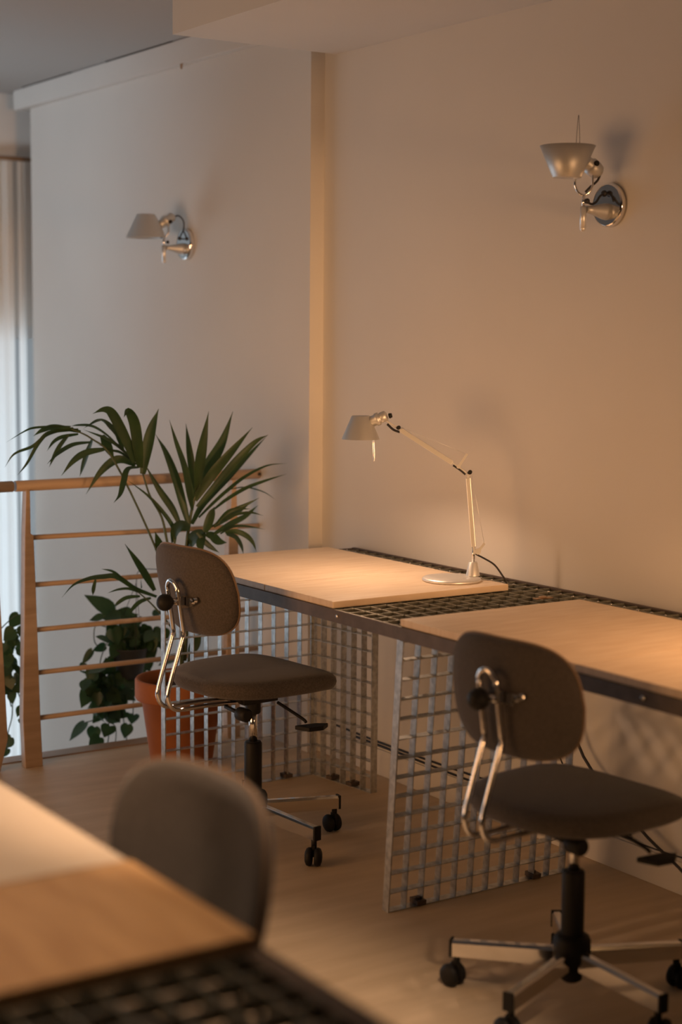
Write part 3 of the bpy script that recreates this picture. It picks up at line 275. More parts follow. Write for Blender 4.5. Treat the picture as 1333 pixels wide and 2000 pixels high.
for z, z2 in ((.144,.143),(.304,.300),(.454,.452),(.611,.607),(.775,.764)):
    b = new(); tube(b, [(2.18*K, YR, rz_(z)), (3.043, YR, rz_(z2))], .0088, 10); obj('rod', RB(b), M_wood, rl)
r2 = thing('stair_railing', 'second section of beech railing cut off by the left edge, past the bright handrail gap', 'railing', (2.6, YR, 0))
b = new(); tube(b, [(1.2, YR, rz_(.951)), (2.123*K, YR, rz_(.953))], .0185, 20); obj('handrail', RB(b), M_wood, r2)
b = new(); prism(b, rail_poly([(2.01,0),(2.058,0),(2.087,.09),(2.072,.44),(2.058,.78),(2.052,.94),(2.038,.94),(2.025,.45),(2.008,.15)]), YR-.018, YR+.018); obj('post', RB(b), M_wood, r2, .002)
for z in (.144,.304,.454,.611,.775):
    b = new(); tube(b, [(1.2, YR, rz_(z)), (2.04*K, YR, rz_(z))], .0088, 10); obj('rod', RB(b), M_wood, r2)

# ---------------------------------------------------------------- grid desks
def grid(bm, u0, u1, v0, v1, pu, pv, d, t, M):
    """egg-crate of flat bars: u and v in the panel plane, d the bar depth (local z)"""
    u = u0
    while u <= u1+1e-4: bx(bm, u-t/2, u+t/2, v0, v1, -d/2, d/2, M); u += pu
    v = v0
    while v <= v1+1e-4: bx(bm, u0, u1, v-t/2, v+t/2, -d/2, d/2, M); v += pv
def vpanel(parent, o, du, length, height, tilt=0.0, first='leg_panel'):
    """upright grid panel from o along unit vector du; v is up; tilt moves the top along the panel normal"""
    du = Vector(du).normalized(); up = Vector((0,0,1)); nn = du.cross(up)
    up2 = (up*height+nn*tilt).normalized(); n2 = du.cross(up2)
    M = Matrix.Translation(Vector(o)) @ Matrix(((du.x,up2.x,n2.x,0),(du.y,up2.y,n2.y,0),(du.z,up2.z,n2.z,0),(0,0,0,1)))
    nu = round(length/.0515); pu = length/nu; nv = round(height/.0515); pv = height/nv
    b = new(); bx(b, -.004, .0, 0, height, -.013, .013, M); bx(b, length, length+.004, 0, height, -.013, .013, M)
    bx(b, 0, length, -.002, .003, -.013, .013, M); bx(b, 0, length, height-.003, height, -.013, .013, M)
    p = obj(first, b, M_galv, parent)
    b = new()
    for i in range(1, nu): bx(b, i*pu-.0012, i*pu+.0012, .003, height-.003, -.012, .012, M)
    for j in range(1, nv): bx(b, 0, length, j*pv-.0012, j*pv+.0012, -.012, .012, M)
    obj('grating', b, M_galv, p)
    for s in (.10, length-.10):
        b = new(); bx(b, s-.014, s+.014, .004, .016, -.018, .018, M); lathe(b, [(.007,0),(.007,.006)], 8, M @ Matrix.Translation((s,.016,.0)) @ Matrix.Rotation(-PI/2,4,'X'))
        obj('clamp', b, M_edge, p)
    return p
X0, X1, Y0, Y1 = 2.345, 3.094, .9, 4.565; ZT = .752
dk = thing('grid_desk', 'long steel grid desk along the right wall, under the aluminium desk lamp', 'desk', (2.73, 2.8, 0))
def L(bm):
    for v in bm.verts: v.co -= Vector((2.73, 2.8, 0))
    return bm
b = new()
bx(b, X0, X0+.004, Y0, Y1, .718, ZT)
bx(b, X1-.004, X1, Y0, Y1, .712, ZT+.001); bx(b, X1-.012, X1, Y0, Y1, ZT-.004, ZT+.002)
bx(b, X0, X1, Y1-.004, Y1, .712, ZT); bx(b, X0, X1, Y0, Y0+.004, .718, ZT)
fr = obj('frame', L(b), M_edge, dk, .0006)
b = new()
for y in (3.54, 2.40, 4.40): lathe(b, [(.0055,0),(.0055,.0015),(.003,.003)], 12, axis((X0-2.73, y-2.8, .736), (-1,0,0)))
split_obj('screw', b, M_chrome, fr)
b = new()
nx = 14; px_ = (X1-X0-.012)/nx
for i in range(nx+1): x = X0+.006+i*px_; bx(b, x-.0016, x+.0016, Y0+.005, Y1-.005, .730, .7515)
y = Y0+.02
while y < Y1-.006: bx(b, X0+.005, X1-.005, y-.0016, y+.0016, .730, .7515); y += .0515
obj('grating', L(b), M_grate, dk)
b = new(); lathe(b, [(.0045,0),(.0040,.0015),(.0015,.0024)], 8)
ws = obj('weld_stud', b, M_chrome, dk); x = X0+.006+(nx-1)*px_-2.73; y = Y0+.02; ws.location = (x, y-2.8, .7516); y += .0515
while y < Y1-.03:
    c_ = ws.copy(); COL.objects.link(c_); c_.parent = dk; c_.location = (x, y-2.8, .7516); y += .0515
# small copper washer lying in the open grating
b = new(); lathe(b, [(.011,.7518),(.012,.754),(.010,.756),(.004,.7545)], 16, Matrix.Translation((2.95,3.42,0))); bx(b, 2.92,2.98,3.412,3.428,.7495,.7522); split_obj('copper_clip', L(b), M_brown, dk)
def dp(p): return (p[0]-2.73, p[1]-2.8, p[2])
vpanel(dk, dp((2.357, 3.318, 0)), (1,0,0), .590, .717, .052)
vpanel(dk, dp((2.350, 4.535, 0)), (1,0,0), .556, .717)
vpanel(dk, dp((2.912, 4.533, 0)), (0.13,-1,0), .30, .717)
vpanel(dk, dp((2.357, 1.35, 0)), (1,0,0), .600, .699)

ZB = .7525
def board(name, x0, x1, y0, y1, m, label, group=None, z=ZB, t=.018):
    b = new(); bx(b, -(x1-x0)/2, (x1-x0)/2, -(y1-y0)/2, (y1-y0)/2, 0, t)
    o = obj(name, b, m, None, .0012); o.location = ((x0+x1)/2, (y0+y1)/2, z); tag(o, label, 'board', group); return o
board('desk_board', 2.350, 2.948, 3.568, 3.918, M_board, 'pale particle board under the desk lamp, at the edge of the open grating')
board('desk_board', 2.350, 2.950, 3.9205, 4.512, M_board, 'far end board of the wall desk, beside the palm and behind the left chair')
board('desk_board', 2.350, 2.944, 2.618, 3.262, M_board, 'bare pale board behind the right chair backrest, right of the open grating')
board('desk_board', 2.350, 2.944, 1.95, 2.615, M_board, 'board at the right edge, beyond the light seam, on the wall desk')

# near table, bottom left of the view
nt_ = thing('grid_table', 'dark grid table in the near foreground, bottom left, out of focus', 'table', (.6, 1.9, 0))
def L2(bm):
    for v in bm.verts: v.co -= Vector((.6, 1.9, 0))
    return bm
tx0, tx1, ty0, ty1 = .22, .962, .75, 3.2
b = new()
bx(b, tx1-.004, tx1, ty0, ty1, .703, ZT); bx(b, tx0, tx0+.004, ty0, ty1, .703, ZT); bx(b, tx0, tx1, ty0, ty0+.004, .703, ZT); bx(b, tx0, tx1, ty1-.004, ty1, .703, ZT)
bx(b, tx1-.03, tx1, ty0, ty1, ZT-.003, ZT); obj('frame', L2(b), M_edge, nt_)
b = new()
for i in range(15): x = tx0+.006+i*.0515; bx(b, x-.0015, x+.0015, ty0+.005, ty1-.005, .730, .7515)
y = ty0+.02
while y < ty1-.01: bx(b, tx0+.005, tx1-.005, y-.0015, y+.0015, .730, .7515); y += .0515
obj('grating', L2(b), M_grate, nt_)
def np_(p): return (p[0]-.6, p[1]-1.9, p[2])
vpanel(nt_, np_((.30, 2.95, 0)), (1,0,0), .60, .702)
vpanel(nt_, np_((.30, .95, 0)), (1,0,0), .60, .702)
board('table_board', .33, .945, 1.935, 2.62, M_boardw, 'pale board at the left edge of the near table, behind the orange board')
board('table_board', .33, .950, 1.603, 1.931, M_board2, 'orange toned board on the near table, beside the dark grating')
# ---------------------------------------------------------------- task chairs
def sup(t, e): return math.copysign(abs(math.cos(t))**(2/e), math.cos(t)), math.copysign(abs(math.sin(t))**(2/e), math.sin(t))
def cushion(bm, hx, hy, th, zmid, e=2.9, front_drop=.03, taper=.04, seg=56):
    prof = [(.0,-.5),(.55,-.5),(.86,-.49),(.955,-.40),(.99,-.18),(1.0,.05),(.985,.26),(.95,.40),(.86,.49),(.66,.55),(.35,.585),(.0,.60)]
    rings = []
    for k, z in prof:
        ring = []
        for i in range(seg):
            c, s = sup(2*PI*i/seg, e)
            x = hx*c*max(k,.002); y = hy*s*max(k,.002)*(1+taper*c)
            zz = zmid+z*th-front_drop*max(0, x/hx-.35)**2*1.6-.006*(1-(y/hy)**2)*(z > 0)
            ring.append(bm.verts.new((x, y, zz)))
        rings.append(ring)
    for a, c in zip(rings, rings[1:]):
        for i in range(seg): bm.faces.new((a[i], a[(i+1)%seg], c[(i+1)%seg], c[i])).smooth = True
    bm.faces.new(rings[0][::-1]); bm.faces.new(rings[-1])
def backshell(bm, hy, hz, th, e=2.7, curve=.045, seg=60, scale=1.0, tmin=-.5, tmax=.5, rim=None):
    def P(c, s, k, t):
        y = hy*c*k; z = hz*s*k
        y *= 1-.07*(z/hz) if z > 0 else 1-.05*abs(z/hz)
        x = curve*(y/hy)**2+.012*(z/hz)**2*.6
        return Vector((x+t*th, y, z))
    prof = [(.0,-.5),(.4,-.5),(.75,-.5),(.93,-.47),(.985,-.32),(1.0,-.08),(1.0,.1),(.985,.32),(.93,.46),(.75,.5),(.4,.5),(.0,.5)]
    rings = []
    for k, t in prof:
        rings.append([bm.verts.new(P(*sup(2*PI*i/seg, e), max(k,.002), t)) for i in range(seg)])
    for a, c in zip(rings, rings[1:]):
        for i in range(seg): bm.faces.new((a[i], a[(i+1)%seg], c[(i+1)%seg], c[i])).smooth = True
    bm.faces.new(rings[0][::-1]); bm.faces.new(rings[-1])
    return [P(*sup(2*PI*i/seg, e), 1.006, .06) for i in range(seg+1)]
def make_chair(label, loc, az, legs0, drop=0.0, seat=.495, back=.750, tilt=-8):
    """az: facing direction (math angle from +X, degrees)"""
    t = thing('task_chair', label, 'chair', (loc[0], loc[1], 0), math.radians(az), None)
    D = -drop
    bm = new(); cushion(bm, .215, .212, .056, seat); obj('seat', bm, M_fabric, t)
    bm = new(); bx(bm, -.09, .11, -.06, .06, seat-.042, seat-.026); bx(bm, -.06, .06, -.04, .04, .422+D, seat-.041); lathe(bm, [(.019,.385+D),(.022,.39+D),(.022,.425+D)], 20); obj('seat_plate', bm, M_black, t, .002)
    # backrest
    bm = new(); pts = backshell(bm, .190, .126, .030, 3.4)
    T = Matrix.Translation((-.232, 0, back)) @ Matrix.Rotation(math.radians(tilt), 4, 'Y')
    for v in bm.verts: v.co = T @ v.co
    bk = obj('backrest', bm, M_fabric, t)
    bm = new(); tube(bm, [T @ p for p in pts], .0028, 6, caps=False); obj('piping', bm, M_piping, bk)
    bm = new()
    for yy in (-.060, -.072): lathe(bm, [(.009,0),(.009,.003),(.006,.006),(.005,.010)], 10, axis((-.243, yy, .742+D+(.006 if yy < -.065 else 0)), (-1,0,0)))
    bx(bm, -.253, -.244, -.055, -.035, .728+D, .752+D)
    split_obj('bolt', bm, M_chrome, bk)
    # bent chrome rod
    h = .026
    prof = [(-.05,.430),(-.17,.437),(-.265,.437),(-.292,.446),(-.305,.468),(-.303,.50),(-.258,.635),(-.256,.66),(-.272,.765)]
    up = [(x, z+D) for x, z in prof]
    path = [(x, -h, z) for x, z in up]
    arc = [(-.272-.006*math.sin(PI*k/8), -h*math.cos(PI*k/8), .765+D+.032*math.sin(PI*k/8)) for k in range(1, 8)]
    path += arc+[(x, h, z) for x, z in up[::-1]]
    bm = new(); tube(bm, path, .0062, 10, sm=3); rod = obj('support_rod', bm, M_chrome, t)
    bm = new(); bx(bm, -.285, -.240, -h+.001, h-.001, .735+D, .741+D); tube(bm, [(-.30,0,.738+D),(-.243,0,.738+D)], .007, 10); tube(bm, [(-.272,-h-.004,.738+D),(-.272,h+.004,.738+D)], .008, 10)
    bx(bm, -.268, -.236, -h-.006, -h-.002, .722+D, .756+D); obj('bracket', bm, M_chrome, rod)
    bm = new(); ball(bm, (-.300, -.002, .738+D), .024); lathe(bm, [(.012,0),(.010,.02)], 12, axis((-.295,.0,.738+D), (1,-.2,0))); obj('adjusting_knob', bm, M_black, rod)
    # knob and lever under the seat
    bm = new(); tube(bm, [(-.11,-.02,.424+D),(-.11,-.11,.415+D)], .006, 8); lathe(bm, [(.016,0),(.019,.004),(.019,.040),(.015,.045)], 16, axis((-.11,-.085,.417+D), (0,-1,0))); obj('tilt_knob', bm, M_black, t)
    bm = new(); tube(bm, [(.05,-.05,.420+D),(.075,-.135,.385+D),(.078,-.15,.375+D)], .005, 8, sm=3)
    prism(bm, [(.045,-.140),(.110,-.150),(.140,-.172),(.105,-.196),(.060,-.188)], .358+D, .370+D, 'z'); obj('height_lever', bm, M_black, t, .003)
    # column
    bm = new(); lathe(bm, [(.0125,.29),(.0125,.415+D)], 20); obj('gas_lift', bm, M_chrome, t)
    bm = new(); lathe(bm, [(.0235,.15),(.0255,.155),(.0255,.298),(.023,.303),(.013,.304)], 28); obj('column_sleeve', bm, M_black, t)
    bm = new(); lathe(bm, [(.016,.050),(.024,.056),(.026,.092),(.038,.095),(.042,.10),(.042,.145),(.037,.155),(.026,.158)], 28); obj('hub', bm, M_black, t)
    # star base
    for k in range(5):
        a = math.radians(legs0-az+72*k); R = Matrix.Rotation(a, 4, 'Z')
        bm = new()
        sec = [(-.0125,-.018),(.0125,-.018),(.0125,.012),(.0085,.018),(-.0085,.018),(-.0125,.012)]
        A = [bm.verts.new(R @ Vector((.034, y, .104+z*1.2))) for y, z in sec]; B = [bm.verts.new(R @ Vector((.272, y*.9, .092+z*1.05))) for y, z in sec]
        bm.faces.new(A); bm.faces.new(B[::-1])
        for i in range(6): bm.faces.new((A[i], B[i], B[(i+1)%6], A[(i+1)%6]))
        lg = obj('leg', bm, M_chrome, t, .001)
        bm = new(); bx(bm, .271, .278, -.0125, .0125, .072, .1125, R); obj('end_cap', bm, M_black, lg, .001)
        bm = new(); ca = random.uniform(0, 2*PI); W = Matrix.Translation(R @ Vector((.262,0,0))) @ Matrix.Rotation(ca, 4, 'Z')
        tube(bm, [W @ Vector((0,0,.045)), W @ Vector((0,0,.082))], .008, 10)
        for sgn in (-1, 1):
            lathe(bm, [(.006,0),(.021,.001),(.0258,.005),(.0262,.011),(.0235,.017),(.015,.021),(.004,.022)], 26, W @ Matrix.Translation((.012, sgn*.0025, .0264)) @ Matrix.Rotation(-sgn*PI/2, 4, 'X'))
        bx(bm, -.012, .014, -.004, .004, .026, .058, W)
        obj('caster', bm, M_black, lg)
    return t
make_chair('taupe task chair at the far end of the wall desk, before the terracotta pot', (2.354, 3.988), 5, -8, 0, .496, .765, -12)
make_chair('taupe task chair on the right, its backrest before the bare desk boards', (2.372, 2.627), 5, -88, .010, .465, .722, -6)
make_chair('blurred dark backrest of a chair tucked at the near table', (.828, 1.889), 184, 20, .0, .495, .756, -8)

# ---------------------------------------------------------------- desk lamp
lp = thing('desk_lamp', 'lit aluminium arm lamp with round base standing on the pale board', 'lamp', (2.915, 3.69, ZB+.018))
U = Vector((-.753, .658, 0)).normalized(); zb0 = ZB+.018
def Q(s, z, side=0): return U*s+Vector((0,0,z-zb0))+Vector((-U.y, U.x, 0))*side
b = new(); lathe(b, [(.082,.0),(.085,.003),(.085,.007),(.080,.0105),(.03,.012),(.002,.012)], 56, Matrix.Translation((-.068,.012,0))); base = obj('base', b, M_alu, lp)
b = new(); lathe(b, [(.021,.0115),(.020,.014),(.013,.050),(.011,.052)], 28); obj('socket', b, M_alu, lp)
b = new(); tube(b, [(0,0,.050), Q(-.002,.868)], .0045, 10); obj('stem', b, M_chrome, lp)
def flat(bm, p, q, w, d):
    p = Vector(p); q = Vector(q); t = (q-p).normalized(); side = Vector((-U.y, U.x, 0)); n = t.cross(side).normalized(); ln = (q-p).length
    M = Matrix.Translation(p) @ Matrix(((t.x,side.x,n.x,0),(t.y,side.y,n.y,0),(t.z,side.z,n.z,0),(0,0,0,1)))
    bx(bm, 0, ln, -d/2, d/2, -w/2, w/2, M)
b = new(); flat(b, Q(-.001,.866), Q(.018,1.066), .0135, .010); la = obj('lower_arm', b, M_alu, lp, .0015)
b = new()
for k, (dz, r0) in enumerate(((0,.0035),(.008,.0032),(.016,.0026))):
    tube(b, [Q(.0015+r0*math.cos(a), .905+dz+r0*math.sin(a), -.0054) for a in [PI*j/5*1.4+k for j in range(6)]], .0004, 4)
split_obj('emblem', b, M_seam, la)
b = new(); flat(b, Q(.064,1.108), Q(.215,1.201), .0135, .010); obj('upper_arm', b, M_alu, lp, .0015)
b = new(); flat(b, Q(.012,1.074), Q(.066,1.110), .004, .008); flat(b, Q(.213,1.199), Q(.262,1.230), .0045, .008); flat(b, Q(.018,1.062), Q(.018,1.082), .006, .008); flat(b, Q(-.001,.868), Q(-.004,.845), .006, .009); split_obj('joint_link', b, M_alu, lp)
b = new()
for s, z, r in ((.013,1.082,.0062),(.221,1.207,.0058),(.265,1.230,.0062)): lathe(b, [(r*.8,-.010),(r,-.009),(r,.009),(r*.8,.010)], 14, axis(Q(s,z), (-U.y,U.x,0)))
split_obj('joint_knob', b, M_black, lp)
b = new(); lathe(b, [(.009,-.004),(.009,.004)], 16, axis(Q(-.014,.853), (-U.y,U.x,0))); flat(b, Q(-.014,.853), Q(-.032,.877), .007, .006); flat(b, Q(.045,1.099), Q(.022,1.135), .007, .006); lathe(b, [(.006,-.005),(.006,.005)], 12, axis(Q(.046,1.098), (-U.y,U.x,0))); split_obj('spring_lever', b, M_alu, lp)
b = new(); tube(b, [Q(-.031,.877), Q(.008,1.074)], .0006, 5); tube(b, [Q(.022,1.134), Q(.219,1.210)], .0006, 5); split_obj('tension_wire', b, M_alu, lp)
b = new(); tube(b, [Q(.062,1.101), Q(.042,1.088), Q(.026,1.075)], .0028, 6, sm=3); tube(b, [Q(.217,1.194), Q(.236,1.201), Q(.254,1.217)], .0034, 6, sm=4)
tube(b, [Q(.004,.880,-.004), Q(.001,.862,-.004), Q(-.006,.846,-.004), Q(-.030,.834), Q(-.062,.815), Q(-.085,.785), Q(-.096,.768), Q(-.10,.740)], .0026, 8, sm=4); split_obj('cord', b, M_cable, lp)
# head
SC = (.331, 0)
hd = Q(.331, 1.206)
b = new()
M_ = axis(Q(.303,1.222), Q(.252,1.243)-Q(.303,1.222)); lathe(b, [(.013,.0),(.016,.002),(.016,.016),(.019,.018),(.019,.028),(.014,.030),(.016,.034),(.016,.048),(.010,.052)], 22, M_)
obj('lamp_head', b, M_alum, lp)
b = new(); lathe(b, [(.006,0),(.008,.002),(.006,.010)], 8, axis(Q(.250,1.240), Q(.236,1.244)-Q(.250,1.240))); obj('dimmer_knob', b, M_black, lp)
b = new()
zr = 1.172-zb0; zt = 1.240-zb0; TT = Matrix.Translation(Q(.331, zb0))
lathe(b, [(.0555,zr),(.0275,zt-.003),(.025,zt),(.001,zt),(.001,zt-.0015),(.0245,zt-.0015),(.0265,zt-.004),(.0540,zr+.0005)], 48, TT, cap0=False, cap1=False)
sh = obj('lamp_shade', b, M_alum, lp)
b = new(); zz = zr
tube(b, [Q(.2955,zb0+zz+.004,.003), Q(.293,zb0+zz-.045,.002), Q(.2915,zb0+zz-.064,0), Q(.290,zb0+zz-.045,-.002), Q(.2925,zb0+zz+.004,-.003)], .0009, 6, sm=4); obj('wire_handle', b, M_chrome, sh)
b = new(); ball(b, Q(.331, 1.2105), .011, 16); bl = obj('bulb', b, M_bulb, lp)
ld = bpy.data.lights.new('desk_lamp_light', 'SPOT'); ld.spot_size = math.radians(146); ld.spot_blend = .5; ld.energy = 10.3; ld.color = (1.0, 0.62, 0.38); ld.shadow_soft_size = .012
lo = bpy.data.objects.new('desk_lamp_light', ld); COL.objects.link(lo); lo.parent = lp; lo.location = Q(.331, 1.190); lo.rotation_euler = Vector((-.14, .03, -1)).to_track_quat('-Z', 'Y').to_euler()

# ---------------------------------------------------------------- wall sconces
def sconce(label, wallx, y, zc, up):
    t = thing('wall_lamp', label, 'lamp', (wallx, y, zc))
    b = new(); lathe(b, [(.059,0),(.059,.016),(.0575,.019),(.054,.0215)], 48, axis((0,0,0), (-1,0,0)), cap1=False); wp = obj('wall_plate', b, M_chrome, t)
    b = new(); lathe(b, [(.054,.0205),(.001,.0205)], 40, axis((0,0,0), (-1,0,0)), cap0=False); obj('face_disc', b, M_chrome, wp)
    b = new(); lathe(b, [(.023,.02),(.021,.035),(.011,.075),(.0095,.095)], 24, axis((0,0,-.019), (-1,0,.04))); obj('arm', b, M_alum, t)
    b = new(); tube(b, [(-.104,0,-.066),(-.104,0,-.008)], .0085, 16); ball(b, (-.104,0,-.066), .0085, 12); obj('upright', b, M_alu, t)
    b = new(); tube(b, [(-.104,0,-.012),(-.104,0,.022)], .0045, 10); obj('pin', b, M_chrome, t)
    if up:
        # fork, head and upturned shade
        b = new()
        for s in (-1, 1): tube(b, [(-.104,0,.020),(-.104+.011*s,-.007*s,.028),(-.104+.019*s,-.012*s,.044),(-.104+.020*s,-.013*s,.062),(-.104+.020*s,-.013*s,.092)], .0032, 8, sm=3)
        obj('fork', b, M_chrome, t)
        b = new(); Mh = axis((-.098,-.006,.106), (.62,.0,-.36)); lathe(b, [(.014,-.010),(.017,-.006),(.018,.006),(.020,.010),(.023,.012),(.023,.028),(.021,.042),(.013,.050)], 24, Mh); obj('lamp_head', b, M_alum, t)
        b = new(); lathe(b, [(.0075,0),(.0075,.006),(.005,.009)], 12, axis((-.084,-.024,.104), (-.3,-1,.1))); split_obj('joint_knob', b, M_black, t)
        c = Vector((-.164, 0, 0)); z0 = .064; z1 = .147
        b = new(); lathe(b, [(.002,z0),(.037,z0),(.0385,z0+.002),(.074,z1),(.0728,z1),(.037,z0+.004),(.002,z0+.002)], 56, Matrix.Translation(c) @ Matrix.Rotation(math.radians(0), 4, 'Y'), cap0=True, cap1=True)
        sh = obj('lamp_shade', b, M_alum, t)
        b = new(); cx = c+Vector((.036,.0,0)); tube(b, [cx+Vector((-.0045,.003,z1-.03)), cx+Vector((-.0035,.002,z1+.03)), cx+Vector((-.001,0,z1+.078)), cx+Vector((.001,0,z1+.078)), cx+Vector((.0035,-.002,z1+.03)), cx+Vector((.0045,-.003,z1-.03))], .0007, 6, sm=3); obj('wire_handle', b, M_seam, sh)
        b = new(); ball(b, (-.098,-.008,.006), .0075, 12); ball(b, (-.030,0,.030), .009, 12)
        tube(b, [(-.066,-.01,.100),(-.062,-.016,.082),(-.066,-.012,.062),(-.086,-.006,.044),(-.098,0,.030)], .0032, 8, sm=5)
        tube(b, [(-.098,-.008,.004),(-.080,-.006,-.001),(-.060,-.002,.006),(-.045,0,.022),(-.030,0,.030)], .0034, 8, sm=5); tube(b, [(-.030,0,.030),(-.022,-.018,.024),(-.021,-.028,.008)], .003, 8, sm=4)
        split_obj('cord', b, M_cable, t)
    else:
        b = new(); tube(b, [(-.104,0,.018),(-.094,0,.030),(-.086,0,.042),(-.084,0,.062),(-.080,0,.085)], .0034, 8, sm=4); obj('fork', b, M_chrome, t)
        b = new(); Mh = axis((-.122,0,.070), (.045,0,.028)); lathe(b, [(.014,-.004),(.017,.0),(.017,.018),(.022,.020),(.022,.036),(.018,.040),(.019,.062),(.012,.070)], 24, Mh); obj('lamp_head', b, M_alum, t)
        b = new(); lathe(b, [(.0075,0),(.0075,.006),(.005,.009)], 12, axis((-.088,-.022,.082), (-.2,-1,.1))); ball(b, (-.092,-.008,.006), .0065, 12); ball(b, (-.118,-.006,.024), .0055, 10); split_obj('joint_knob', b, M_black, t)
        c = Vector((-.180, 0, 0)); z1 = .108; z0 = .020
        b = new(); lathe(b, [(.002,z1),(.0345,z1),(.036,z1-.002),(.0765,z0),(.0772,z0-.001),(.0752,z0-.001),(.035,z1-.003),(.002,z1-.002)], 56, Matrix.Translation(c), cap0=True, cap1=True)
        obj('lamp_shade', b, M_alum, t)
        b = new(); ball(b, (-.036,0,.022), .0075, 12); tube(b, [(-.060,0,.103),(-.040,0,.108),(-.020,0,.090),(-.018,0,.062),(-.030,0,.036),(-.036,0,.022)], .003, 8, sm=5); tube(b, [(-.036,0,.022),(-.024,-.01,.020),(-.021,-.026,.020)], .0028, 8, sm=3); split_obj('cord', b, M_cable, t)
    return t
sconce('aluminium wall lamp with its shade turned upwards, on the warm right wall', XW, 3.343, 1.827, True)
sconce('aluminium wall lamp with its shade pointing down, on the grey stair wall', XL, 5.66, 1.813, False)

# ---------------------------------------------------------------- plants
CAMDIR = Vector((-.55, -.80, .15))
def blade(bm, pts, wd, kind='palm', roll=0.0):
    P = smooth_pts(pts, 6); n = len(P)-1; rows = []
    base_n = (CAMDIR+Vector((random.uniform(-.5,.5), random.uniform(-.4,.4), random.uniform(-.3,.6)))).normalized()
    for i, p in enumerate(P):
        t = i/n; tg = (P[min(i+1,n)]-P[max(i-1,0)]).normalized(); s = tg.cross(base_n).normalized(); nn = s.cross(tg)
        wv = wd*(math.sin(PI*min(1,t*.80+.12))**.75)*(1-t**5) if t < 1 else 0
        wv = max(wv, wd*.03)/2
        rows.append([bm.verts.new(p-s*wv+nn*wv*.35), bm.verts.new(p), bm.verts.new(p+s*wv+nn*wv*.35)])
    for a, c in zip(rows, rows[1:]):
        for k in range(2): bm.faces.new((a[k], a[k+1], c[k+1], c[k])).smooth = True
PC = Vector((2.590, 4.87, 0))
pm = thing('potted_palm', 'palm with long fronds in a terracotta pot beside the desk end', 'plant', PC)
b = new(); lathe(b, [(.100,.0),(.104,.004),(.136,.232),(.155,.236),(.158,.242),(.158,.300),(.154,.306),(.146,.306),(.142,.30),(.138,.262)], 56, cap1=False); obj('pot', b, M_terra, pm)
b = new(); lathe(b, [(.138,.262),(.08,.270),(.002,.274)], 32, cap0=False); obj('soil', b, M_soil, pm)
def rel(p, o): return Vector(p)-o
for key, fr_ in PLANTS['palm'].items():
    b = new(); st = [rel(p, PC) for p in fr_['stem']]; tube(b, st, fr_['r']*1.1, 7, sm=5, r2=fr_['r']*.55)
    st_o = obj('frond', b, M_stem, pm)
    b = new()
    for pts, wd in fr_['leaves']: blade(b, [rel(p, PC) for p in pts], wd*1.35)
    obj('leaflets', b, M_palm, st_o)
# trunk sheath
b = new(); tube(b, [(.0,0,.25),(-.005,.0,.32),(-.002,0,.42)], .017, 10, r2=.011); tube(b, [(.03,.0,.25),(.028,.0,.33),(.045,.0,.45)], .011, 8, r2=.006); split_obj('trunk', b, M_stem, pm)

def heart(bm, base, tip, wd):
    base = Vector(base); tip = Vector(tip); ax = tip-base; ln = ax.length; ax = ax.normalized()
    nrm = (CAMDIR+Vector((random.uniform(-.6,.6), random.uniform(-.5,.5), random.uniform(-.2,.8)))).normalized()
    s = ax.cross(nrm).normalized(); n = s.cross(ax); wd = min(wd*1.3, .062)
    prof = [(-.10,.30),(-.06,.62),(.08,.92),(.25,1.0),(.45,.88),(.65,.60),(.83,.28),(.94,.09),(1.0,.0)]
    mid = [bm.verts.new(base+ax*ln*max(t, 0)+n*(.12*ln*t*t)) for t, _ in prof]; cr = random.uniform(.15,.4)
    for sg in (-1, 1):
        e = [bm.verts.new(base+ax*ln*t+s*sg*wd/2*k+n*(wd*cr*.5*k+.10*ln*t*t-.02*ln)) for t, k in prof[:-1]]+[mid[-1]]
        for i in range(len(prof)-1):
            vs = [mid[i], mid[i+1], e[i+1], e[i]] if e[i+1] is not mid[i+1] else [mid[i], mid[i+1], e[i]]
            try: bm.faces.new(vs).smooth = True
            except ValueError: pass
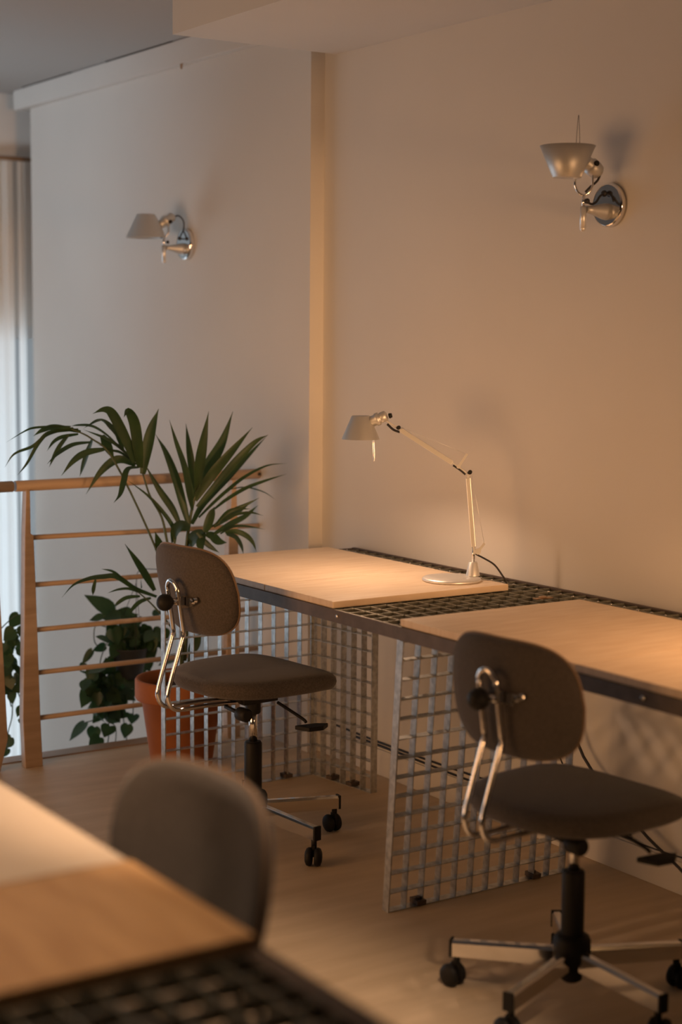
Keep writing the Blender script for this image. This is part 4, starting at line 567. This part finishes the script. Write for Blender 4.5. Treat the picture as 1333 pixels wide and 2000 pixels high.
def pothos(label, centre, leaves, stems, potr):
    c = Vector(centre); t = thing('hanging_pothos', label, 'plant', c)
    b = new(); lathe(b, [(potr*.62,-.115),(potr*.68,-.112),(potr,-.004),(potr*1.03,0),(potr*.95,0),(potr*.9,-.02)], 32, cap1=False); lathe(b, [(potr*.9,-.02),(.002,-.015)], 24, cap0=False); obj('pot', b, M_darkpot, t)
    b = new(); ap = Vector((0,-.06,.25))
    for k in range(3):
        a = 2*PI*k/3+.4; tube(b, [(potr*math.cos(a), potr*math.sin(a), 0), ap], .0012, 5)
    tube(b, [ap, ap+Vector((0,-.03,.05)), Vector((0,YR-c.y+.006, rz_(.611)-c.z+.014)), Vector((0,YR-c.y-.008, rz_(.611)-c.z+.010)), Vector((0,YR-c.y-.012, rz_(.611)-c.z-.003))], .0015, 6, sm=3)
    obj('hanger', b, M_seam, t)
    b = new()
    for q in stems: tube(b, [rel(p, c) for p in q], .0021, 6, sm=4)
    obj('vine', b, M_stem, t)
    b = new()
    for ba, ti, wd in leaves: heart(b, rel(ba, c), rel(ti, c), wd)
    obj('leaves', b, M_pothos, t)
pothos('trailing pothos in a dark hanging pot beside the terracotta pot, beyond the railing', (2.655, 5.40, .315), PLANTS['p1'], PLANTS['s1'], .068)
pothos('trailing pothos at the left edge, seen between two railing posts against the curtain', (1.97, 5.40, .36), PLANTS['p2'], PLANTS['s2'], .068)

# ---------------------------------------------------------------- cables on the right wall
def cable(pts, r, label):
    c = Vector(pts[0]); b = new(); tube(b, [Vector(p)-c for p in pts], r, 8, sm=5); o = obj('power_cable', b, M_cable); o.location = c; tag(o, label, 'cable'); return o
cable([(3.094,y,.112+.003*math.sin(y*7)) for y in (4.7,4.4,4.1,3.8,3.5,3.3,3.2)], .0035, 'upper of two black cables running along the skirting of the right wall')
cable([(3.094,y,.097-.003*math.sin(y*5+1)) for y in (4.55,4.3,4.0,3.7,3.4,3.2)], .0035, 'lower of two black cables running along the skirting of the right wall')
cable([(3.06,3.44,.70),(3.07,3.42,.45),(3.06,3.36,.30),(3.05,3.124,.159),(3.04,2.96,.094),(3.03,2.82,.03),(3.02,2.7,.006)], .0042, 'thick black cord slanting down to the floor behind the right chair')
cable([(3.06,3.50,.70),(3.07,3.50,.35),(3.06,3.38,.19),(3.05,3.194,.124),(3.05,2.961,.120),(3.05,2.72,.15)], .0022, 'thin black cord sagging below the desk behind the right chair')
